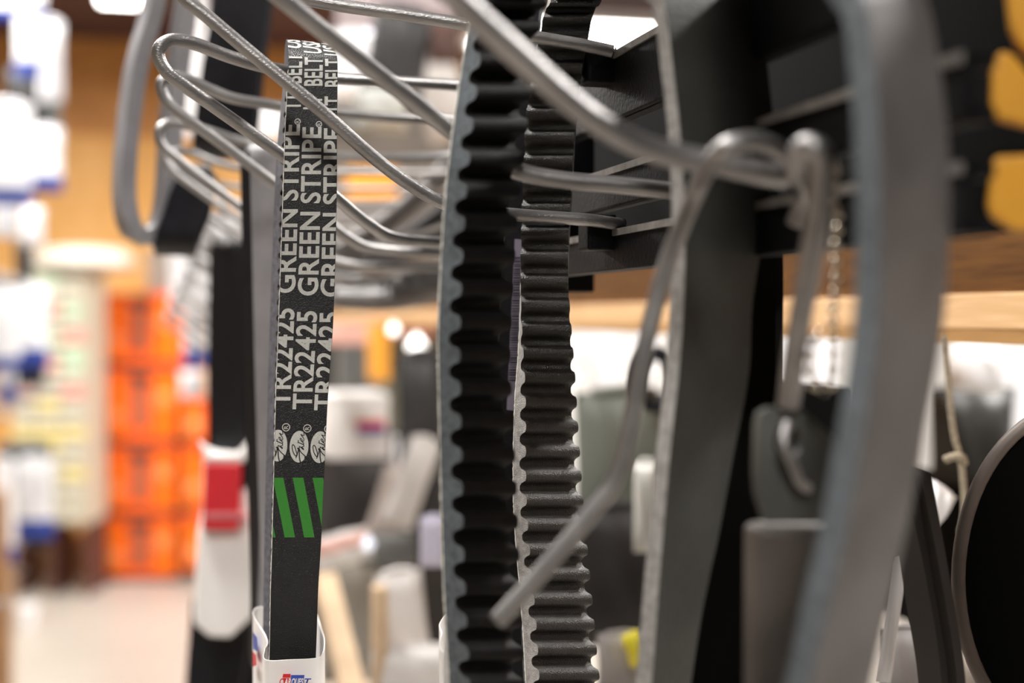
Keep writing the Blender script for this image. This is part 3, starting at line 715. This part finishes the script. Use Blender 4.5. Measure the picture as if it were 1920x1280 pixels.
glintball(738, 618, 9, 1.9, 'small bright highlight left of the larger one')
glintball(781, 650, 16, 1.9, 'larger bright highlight beside the thick toothed belt', 4)
glintball(692, 62, 6, 1.4, 'small round highlight above the printed belt', 2, (.8, .8, .9))
block(780, 868, 40, 90, 1.7, .05, 'slim white packet standing tilted by the toothed belt', CARDW, name='packet', rz=.3)
bag(772, 905, 60, 170, 1.3, 'white bag tapering down beside the thick toothed belt', CARD, fat=.4, roll=.35)
bag(735, 950, 70, 150, 1.5, 'pale pinkish bag left of the tapering bag', mat('pinkish', (.60, .52, .48), .5, 0, .3, 12), fat=.4, roll=.3)
bag(790, 830, 90, 330, 1.6, 'dark hanging belt bundle behind the white bags', DGREYP, fat=.5)
bag(690, 930, 170, 200, 1.9, 'dark grey bundle under the white box', mat('mid_dark', (.05, .045, .045), .6, 0, .6, 10), fat=.4)
bag(640, 1030, 110, 60, 1.2, 'pale bag with a red corner near the printed belt', CARD, (.5, .9, PINK), fat=.5, roll=-.25)
glintball(690, 1020, 12, 1.2, 'small round pale highlight in the middle of the dark bundles', .9, (.8, .84, .95))
bag(730, 1030, 110, 60, 1.25, 'grey flat bag right of the round pale highlight', GREYP, fat=.5)
bag(812, 1015, 50, 95, .9, 'lavender bag touching the thick toothed belt', LAV, fat=.4)
bag(800, 1130, 120, 260, 1.4, 'black bag between the pale bags at the bottom', mat('bagblack', (.035, .03, .028), .6), fat=.4)
bag(655, 1150, 110, 260, 1.3, 'large pale grey bag low behind the printed belt', mat('palegrey', (.42, .39, .34), .6, 0, .4, 10), fat=.5)
bag(757, 1165, 90, 190, .95, 'white bag with pointed side low between the belts', CARD, fat=.4, roll=-.12)
bag(780, 1270, 170, 120, .9, 'white bag along the bottom edge left of the toothed belt', CARD, fat=.5)
mb = MB(); mb.box(P(712, 1260, .90), (.009, .02, .11)); tag(mb.build('timber_post', TAN, bevel=.002), 'upright tan wooden post low between the belts', 'post')
mb = MB(); a, b = P(610, 1090, 1.15), P(690, 1420, .95); mb.tube([a, b], .012, 4); tag(mb.build('timber_brace', TAN), 'slanting pale timber beside the printed belt sleeve', 'timber')
# above the shelf, left of the toothed belt
bag(745, 30, 240, 90, 2.4, 'pale pink bundle at the top edge above the wires', mat('palepink', (.50, .42, .43), .6, 0, .4, 4), fat=.5)
bag(745, 110, 120, 190, 2.0, 'dark bundle hanging behind the diagonal wires', DGREYP, fat=.5, roll=.2)
bag(815, 160, 100, 210, 2.2, 'pale bag left of the toothed belt top', mat('palebag', (.50, .48, .47), .5, 0, .2, 5), fat=.4, roll=-.4)
bag(665, 125, 90, 130, 2.1, 'bright white bag right of the printed belt top', CARDW, fat=.4)
bag(835, 75, 60, 90, 2.0, 'dark bag with a rusty corner at the toothed belt top', mat('darkrust', (.10, .05, .04), .6, 0, .5, 10), fat=.4)
bag(715, 205, 100, 80, 1.9, 'round pale grey bag between the wires', mat('roundgrey', (.38, .39, .37), .5), fat=.7)
bag(640, 190, 110, 150, 2.2, 'dark grey bag right behind the printed belt top', GREYP, fat=.4)
block(740, 380, 300, 330, 2.9, .1, 'beige-grey carton far behind the wire fan', mat('greybeige', (.17, .155, .14), .6, 0, .35, 5), name='carton')
block(700, 345, 90, 60, 2.7, .05, 'small amber carton seen through the wires', mat('amber', (.95, .42, .05), .5), name='carton')
# thick black cables/belts rising to the right behind the wires
for i, (a, b, d) in enumerate((((640, 470), (860, 300), 1.1), ((650, 500), (870, 370), 1.25), ((640, 560), (880, 520), 1.0))):
    mb = MB(); p0, p1 = P(*a, d), P(*b, d - .15)
    mb.tube(cr_pts([tuple(p0), tuple(p0.lerp(p1, .5) - Z * .006), tuple(p1)], 6), .008, 10)
    tag(mb.build('rubber_hose', RUBD if i != 1 else RUB, smooth=True), ('topmost dark hose slanting up behind the wires', 'middle black hose slanting up behind the wires', 'lowest grey hose lying along the shelf board')[i], 'hose')

# red and white sleeve
rs_ = empty('belt_sleeve', P(420, 1000, .92), 'blurred white card sleeve with red top panel left of the printed belt', 'sleeve')
def sleeve_wall(cor, d, mname, m, depth=.028):
    mb = MB(); f = [P(u, v, d) for u, v in cor]; b_ = [p + A * depth for p in f]; n = len(cor)
    mb.add(f + b_, [tuple(range(n)), tuple(reversed(range(n, 2 * n)))] + [(k, (k + 1) % n, n + (k + 1) % n, n + k) for k in range(n)])
    return mb.build(mname, m, rs_, bevel=.002)
sleeve_wall([(384, 852), (464, 852), (466, 930), (472, 990), (480, 1150), (432, 1196), (392, 1194), (364, 1170), (372, 1010), (382, 960)], .905, 'card_body', CARD)
sleeve_wall([(376, 832), (396, 850), (448, 850), (466, 826), (474, 838), (458, 868), (384, 866)], .895, 'flared_rim', CARD, .04)
sleeve_wall([(384, 868), (454, 868), (448, 995), (380, 995)], .894, 'red_panel', REDP, .010)
sleeve_wall([(384, 958), (462, 958), (460, 978), (382, 978)], .8935, 'pink_band', mat('pinkband', (.50, .12, .13), .6), .004)

# ---------------------------------------------------------------- left packages
def at(u, v, d, X_=None): return P(u, v, d)
left = [(30, 12, 110, 50, 3.6, (.0, .35)), (52, 85, 46, 120, 3.6, (.0, .25)), (95, 115, 46, 150, 3.7, None), (10, 290, 100, 190, 3.4, (.0, .16)),
        (84, 300, 66, 120, 3.7, (.0, .22)), (12, 400, 50, 90, 3.5, None), (62, 425, 40, 70, 3.9, None), (8, 620, 60, 150, 3.4, (.0, .1)), (58, 615, 64, 150, 3.8, (.0, .22)),
        (8, 960, 40, 190, 3.3, (.0, .12)), (66, 935, 70, 150, 3.7, (.0, .22)), (15, 720, 30, 90, 3.6, (.0, .5)), (367, 620, 46, 140, 3.4, (.0, .18)), (360, 722, 44, 50, 3.5, None)]
names = ['topmost white and blue bag at the upper left corner', 'slim white bag hanging under the topmost bag', 'tall plain white bag nearest the orange wall', 'large white bag at the left edge, second cluster', 'white bag with blue foot in front of the orange wall',
         'small white bag under the large bag at the left edge', 'small pale bag under the blue-footed bag', 'white bag at the left edge beside the label drawers', 'white bag with blue foot before the label drawers', 'white bag low at the left edge',
         'white bag with blue foot low before the label drawers', 'small half blue bag at the left edge', 'white bag with blue foot right of the orange crates', 'small pale bag above the short orange crate stack']
for (u, v, w_, h_, d, bd_), nm in zip(left, names):
    bag(u, v, w_, h_, d, nm, CARDW, (*bd_, BLUEP) if bd_ else None, group='white and blue hanging bags', fat=.35)
for (u, v, w_, h_, d, nm) in ((362, 115, 48, 280, 2.6, 'tall white bag glimpsed between the grey loop and the black belt'), (500, 232, 60, 62, 2.4, 'white bag end just left of the printed belt'),
                            (425, 430, 100, 60, 2.4, 'pale bag under the lower fan of wire hooks'), (362, 520, 90, 130, 2.8, 'pale bag above the blue footed one right of the crates')):
    bag(u, v, w_, h_, d, nm, CARDW, fat=.35)
gr = empty('display_rack', (-.55, 4.0, 0), 'grey display rack holding the white and blue bags at the left', 'rack')
for k in range(6):
    mb = MB(); mb.box((-.56 + .0, 3.1 + k * .35, 1.1), (.03, .04, 2.2)); mb.build('upright', GREYP, gr)
for zz in (.25, .9, 1.3, 1.6, 1.95):
    mb = MB(); mb.box((-.55, 4.0, zz), (.04, 2.0, .05)); mb.build('crossbar', GREYP, gr)
    for k in range(5):
        mb = MB(); mb.tube([(-.55, 3.2 + k * .4, zz), (-.32, 3.2 + k * .4, zz - .01)], .006, 8); mb.build('peg', STEEL, gr)
for (u, v, wd, hh, d, nm) in ((45, 190, 70, 120, 3.95, 'dark grey part hanging between the bag clusters'), (90, 215, 50, 110, 4.0, 'light grey part hanging above the blue-footed bag'), (45, 495, 34, 90, 4.0, 'grey part hanging above the label drawers'), (55, 700, 60, 45, 3.85, 'dark part under the bag before the drawers'), (45, 870, 100, 80, 3.9, 'slanted grey part above the low bags'), (70, 1000, 50, 50, 3.8, 'dark grey part under the low bags')):
    bag(u, v, wd, hh, d, nm, GREYP if 'light' in nm or 'slanted' in nm else DGREYP, fat=.4, name='hanging_part', cat='part')
mb = MB(); p = P(2, 1030, 3.3); mb.box((p.x - .02, p.y, .55), (.07, .2, 1.1)); tag(mb.build('rack_post', POSTW, bevel=.004), 'brown wooden post at the left edge near the floor', 'post')

# ---------------------------------------------------------------- far end of the aisle
cab = empty('drawer_cabinet', P(110, 980, 7.6), 'cream cabinet of small labelled drawers at the end of the aisle', 'cabinet')
d0 = 7.6
pl, pr = P(24, 745, d0), P(162, 745, d0); cx = (pl.x + pr.x) / 2; wC = (pr - pl).length; cy = (pl.y + pr.y) / 2; rz = math.atan2(pr.y - pl.y, pr.x - pl.x)
qz = Matrix.Rotation(rz, 3, 'Z'); z_ = lambda v, d=d0: P(100, v, d).z
mb = MB(); mb.box(Vector((cx, cy, (z_(505) + z_(985)) / 2)) + qz @ Vector((0, .2, 0)), (wC, .36, z_(505) - z_(985)), rz); mb.build('case', CREAM, cab, bevel=.005)
rows = 18; cols_ = [CREAM, CREAM, CREAMG, CREAM, CREAMR, CREAMG, CREAMG, CREAM, CREAMR, CREAM, CREAM, CREAMY, CREAM, CREAM, CREAMY, CREAM, CREAM, CREAM]
for i in range(rows):
    zt = z_(520 + i * 25.5); hgt = z_(520) - z_(541)
    for j in range(3):
        mb = MB(); mb.box(Vector((cx, cy, zt - hgt / 2)) + qz @ Vector(((j - 1) * wC / 3, 0, 0)), (wC / 3 * .94, .05, hgt), rz)
        dr = mb.build('drawer', cols_[(i + (j == 1) * 2) % rows] if (i + j) % 4 else cols_[i], cab)
for k in (-.5, 0, .5):
    mb = MB(); mb.box(Vector((cx, cy, z_(985) / 2)) + qz @ Vector((k * wC * .94, .2, 0)), (wC * .05, .34, z_(985)), rz); mb.build('leg', BROWND, cab)
pc = P(150, 482, 7.5)
mb = MB(); mb.lathe(pc + A * .25, Z, [(.01, -.06), (.25, -.06), (.28, -.03), (.27, .02), (.20, .055), (.01, .07)], 32)
tag(mb.build('basin_lid', mat('greywhite', (.62, .58, .50), .4), smooth=50), 'round pale lid lying on top of the cream drawer cabinet', 'lid')
block(95, 1044, 120, 66, 8.3, .25, 'low brown cardboard box on the floor before the cabinet', CBOARD, name='cardboard_box')
pb = P(52, 1112, 6.9); mb = MB(); mb.lathe((pb.x, pb.y, .0), Z, [(.035, 0), (.05, .1), (.052, .105), (.046, .105)], 24)
tag(mb.build('paper_cup', CARDW, smooth=50), 'white paper cup on the floor before the cardboard box', 'cup')

def crate(uc, vt, vb_, wpx, d, label):
    c = P(uc, (vt + vb_) / 2, d); W = wpx / F * d; H = (vb_ - vt) / F * d; D = .35
    e = empty('orange_crate', c + A * .17 - Z * H / 2, label, 'crate', 'stacked orange crates'); rz_ = -YAW; q = Matrix.Rotation(rz_, 3, 'Z')
    c = c + q @ Vector((0, D / 2, 0))
    mb = MB(); mb.box(c, (W * .96, D * .96, H * .96), rz_); mb.build('shell', ORANGE, e, bevel=.008)
    for zz in (-.46, .46):
        mb = MB(); mb.box(c + Z * zz * H, (W, D, H * .085), rz_); mb.build('rim', ORANGE if zz > 0 else BROWND, e, bevel=.004)
    for k in (-.40, -.27, .27, .40):
        mb = MB(); mb.box(c + q @ Vector((k * W, -D / 2, 0)), (W * .07, .03, H * .78), rz_); mb.build('rib', ORANGEL, e, bevel=.004)
    mb = MB(); mb.box(c + q @ Vector((-.485 * W, -D / 2 + .01, 0)), (W * .03, .05, H * .98), rz_); mb.build('corner_post', BROWND, e)
    mb = MB(); mb.box(c + q @ Vector((0, -D / 2 + .006, 0)), (W * .26, .012, H * .55), rz_); mb.build('recess_panel', mat('orange_deep', (.42, .11, .05), .5), e)
    mb = MB(); mb.box(c + q @ Vector((0, -D / 2 + .002, H * .38)), (W * .30, .02, H * .14), rz_); mb.build('hand_hole', BROWND, e)
    mb = MB(); mb.lathe(c + q @ Vector((-.3 * W, -D / 2 - .016, -.12 * H)), q @ Vector((0, -1, 0)), [(.045, 0), (.03, .012)], 16); mb.build('round_boss', mat('orange_pale', (1, .30, .09), .25), e)
    mb = MB(); mb.lathe(c + q @ Vector((.3 * W, -D / 2 - .016, .1 * H)), q @ Vector((0, -1, 0)), [(.045, 0), (.03, .012)], 16); mb.build('round_boss', mat('orange_pale', (1, .30, .09), .25), e)
for i, (vt, vb_) in enumerate(((550, 690), (692, 836), (838, 968), (970, 1090))):
    crate(262, vt, vb_, 146, 8.1, 'orange crate, %s of the tall stack' % ('topmost', 'second from the top', 'third from the top', 'bottom')[i])
for i, (vt, vb_) in enumerate(((745, 832), (836, 966), (968, 1078))):
    crate(398, vt, vb_, 116, 8.0, 'orange crate, %s of the short stack half hidden by the sleeve' % ('topmost', 'middle', 'bottom')[i])
block(300, 508, 50, 82, 8.2, .2, 'grey-brown carton on top of the tall orange crate stack', mat('taupe', (.22, .18, .15), .7), name='carton')

# ---------------------------------------------------------------- the room
def struct(name, mb, m, **k): return tag(mb.build(name, m, **k), kind='structure')
FLOORM = mat('concrete_floor', (.42, .38, .335), .35, 0, .15, 1.2, .05, 30)
mb = MB(); mb.box((1.0, 3.5, -.02), (9, 16, .04)); struct('floor', mb, FLOORM)
mb = MB(); mb.box((1.0, 3.5, 3.32), (9, 16, .04)); struct('ceiling', mb, mat('maroon_ceiling', (.075, .035, .04), .7, 0, .3, 1))
WY = 9.6
mb = MB(); mb.box((1.0, WY + .05, 1.65), (9, .1, 3.3)); struct('wall_back', mb, PLY1)
mb = MB(); mb.box((3.7, WY - .03, 1.65), (3.3, .04, 3.3)); struct('wall_far', mb, mat('white_wall', (.80, .79, .77), .6, 0, .05, 2))
mb = MB(); mb.box((-.2, WY - .012, 2.98), (3.2, .02, .62)); struct('trim_1', mb, PLY2)
mb = MB(); mb.box((5.45, 3.5, 1.65), (.1, 16, 3.3)); struct('wall_right', mb, mat('white_wall', (.80, .79, .77), .6, 0, .05, 2))
mb = MB(); mb.box((-3.45, 3.5, 1.65), (.1, 16, 3.3)); struct('wall_left', mb, mat('wall_tan', (.25, .19, .13), .6, 0, .2, 2))
mb = MB(); mb.box((1.0, -4.45, 1.65), (9, .1, 3.3)); struct('wall_front', mb, mat('wall_pale', (.10, .09, .085), .6, 0, .1, 2))
# ceiling lamps
GLOW = mat('lamp_tube', (1, .97, .92), .4, emit=14)
def ceiling_lamp(x, y, z, L, W, label, power, rot=0, alongx=False):
    e = empty('ceiling_lamp', (x, y, z), label, 'lamp', 'ceiling lamps')
    sz = (L, W) if alongx else (W, L)
    mb = MB(); mb.box((x, y, z + .04), (sz[0], sz[1], .06)); mb.build('housing', CARD, e, bevel=.004)
    mb = MB(); mb.box((x, y, z + .002), (sz[0] * .92, sz[1] * .92, .02)); mb.build('diffuser', GLOW, e, bevel=.004)
    ld = bpy.data.lights.new('lamp_light', 'AREA'); ld.shape = 'RECTANGLE'; ld.size = sz[0] * .9; ld.size_y = sz[1] * .9; ld.energy = power; ld.color = (1, .965, .92)
    lo = bpy.data.objects.new('lamp_light', ld); link(lo, e); lo.location = (0, 0, -.012)
for x, y, lb_ in ((-.35, -1.6, 'ceiling lamp behind the camera over the aisle'), (-.45, 1.0, 'ceiling lamp over the near aisle'), (-.9, 3.6, 'ceiling lamp over the middle of the aisle'), (-.9, 6.3, 'ceiling lamp near the orange crates'),
                  (2.0, .6, 'ceiling lamp over the next aisle near the camera'), (2.0, 3.4, 'ceiling lamp over the middle of the next aisle')):
    ceiling_lamp(x, y, 3.12, 1.3, .34, lb_, 60 if y < 2 and x < 1 else (110 if x < 0 else 95))
ceiling_lamp(2.35, 7.3, 2.98, 1.5, .7, 'large bright ceiling lamp seen through the toothed belts', 110, alongx=True)
lp = P(222, 0, 7.2)
ceiling_lamp(lp.x, lp.y, lp.z, .20, .16, 'small bright ceiling lamp above the orange wall', 25, alongx=True)
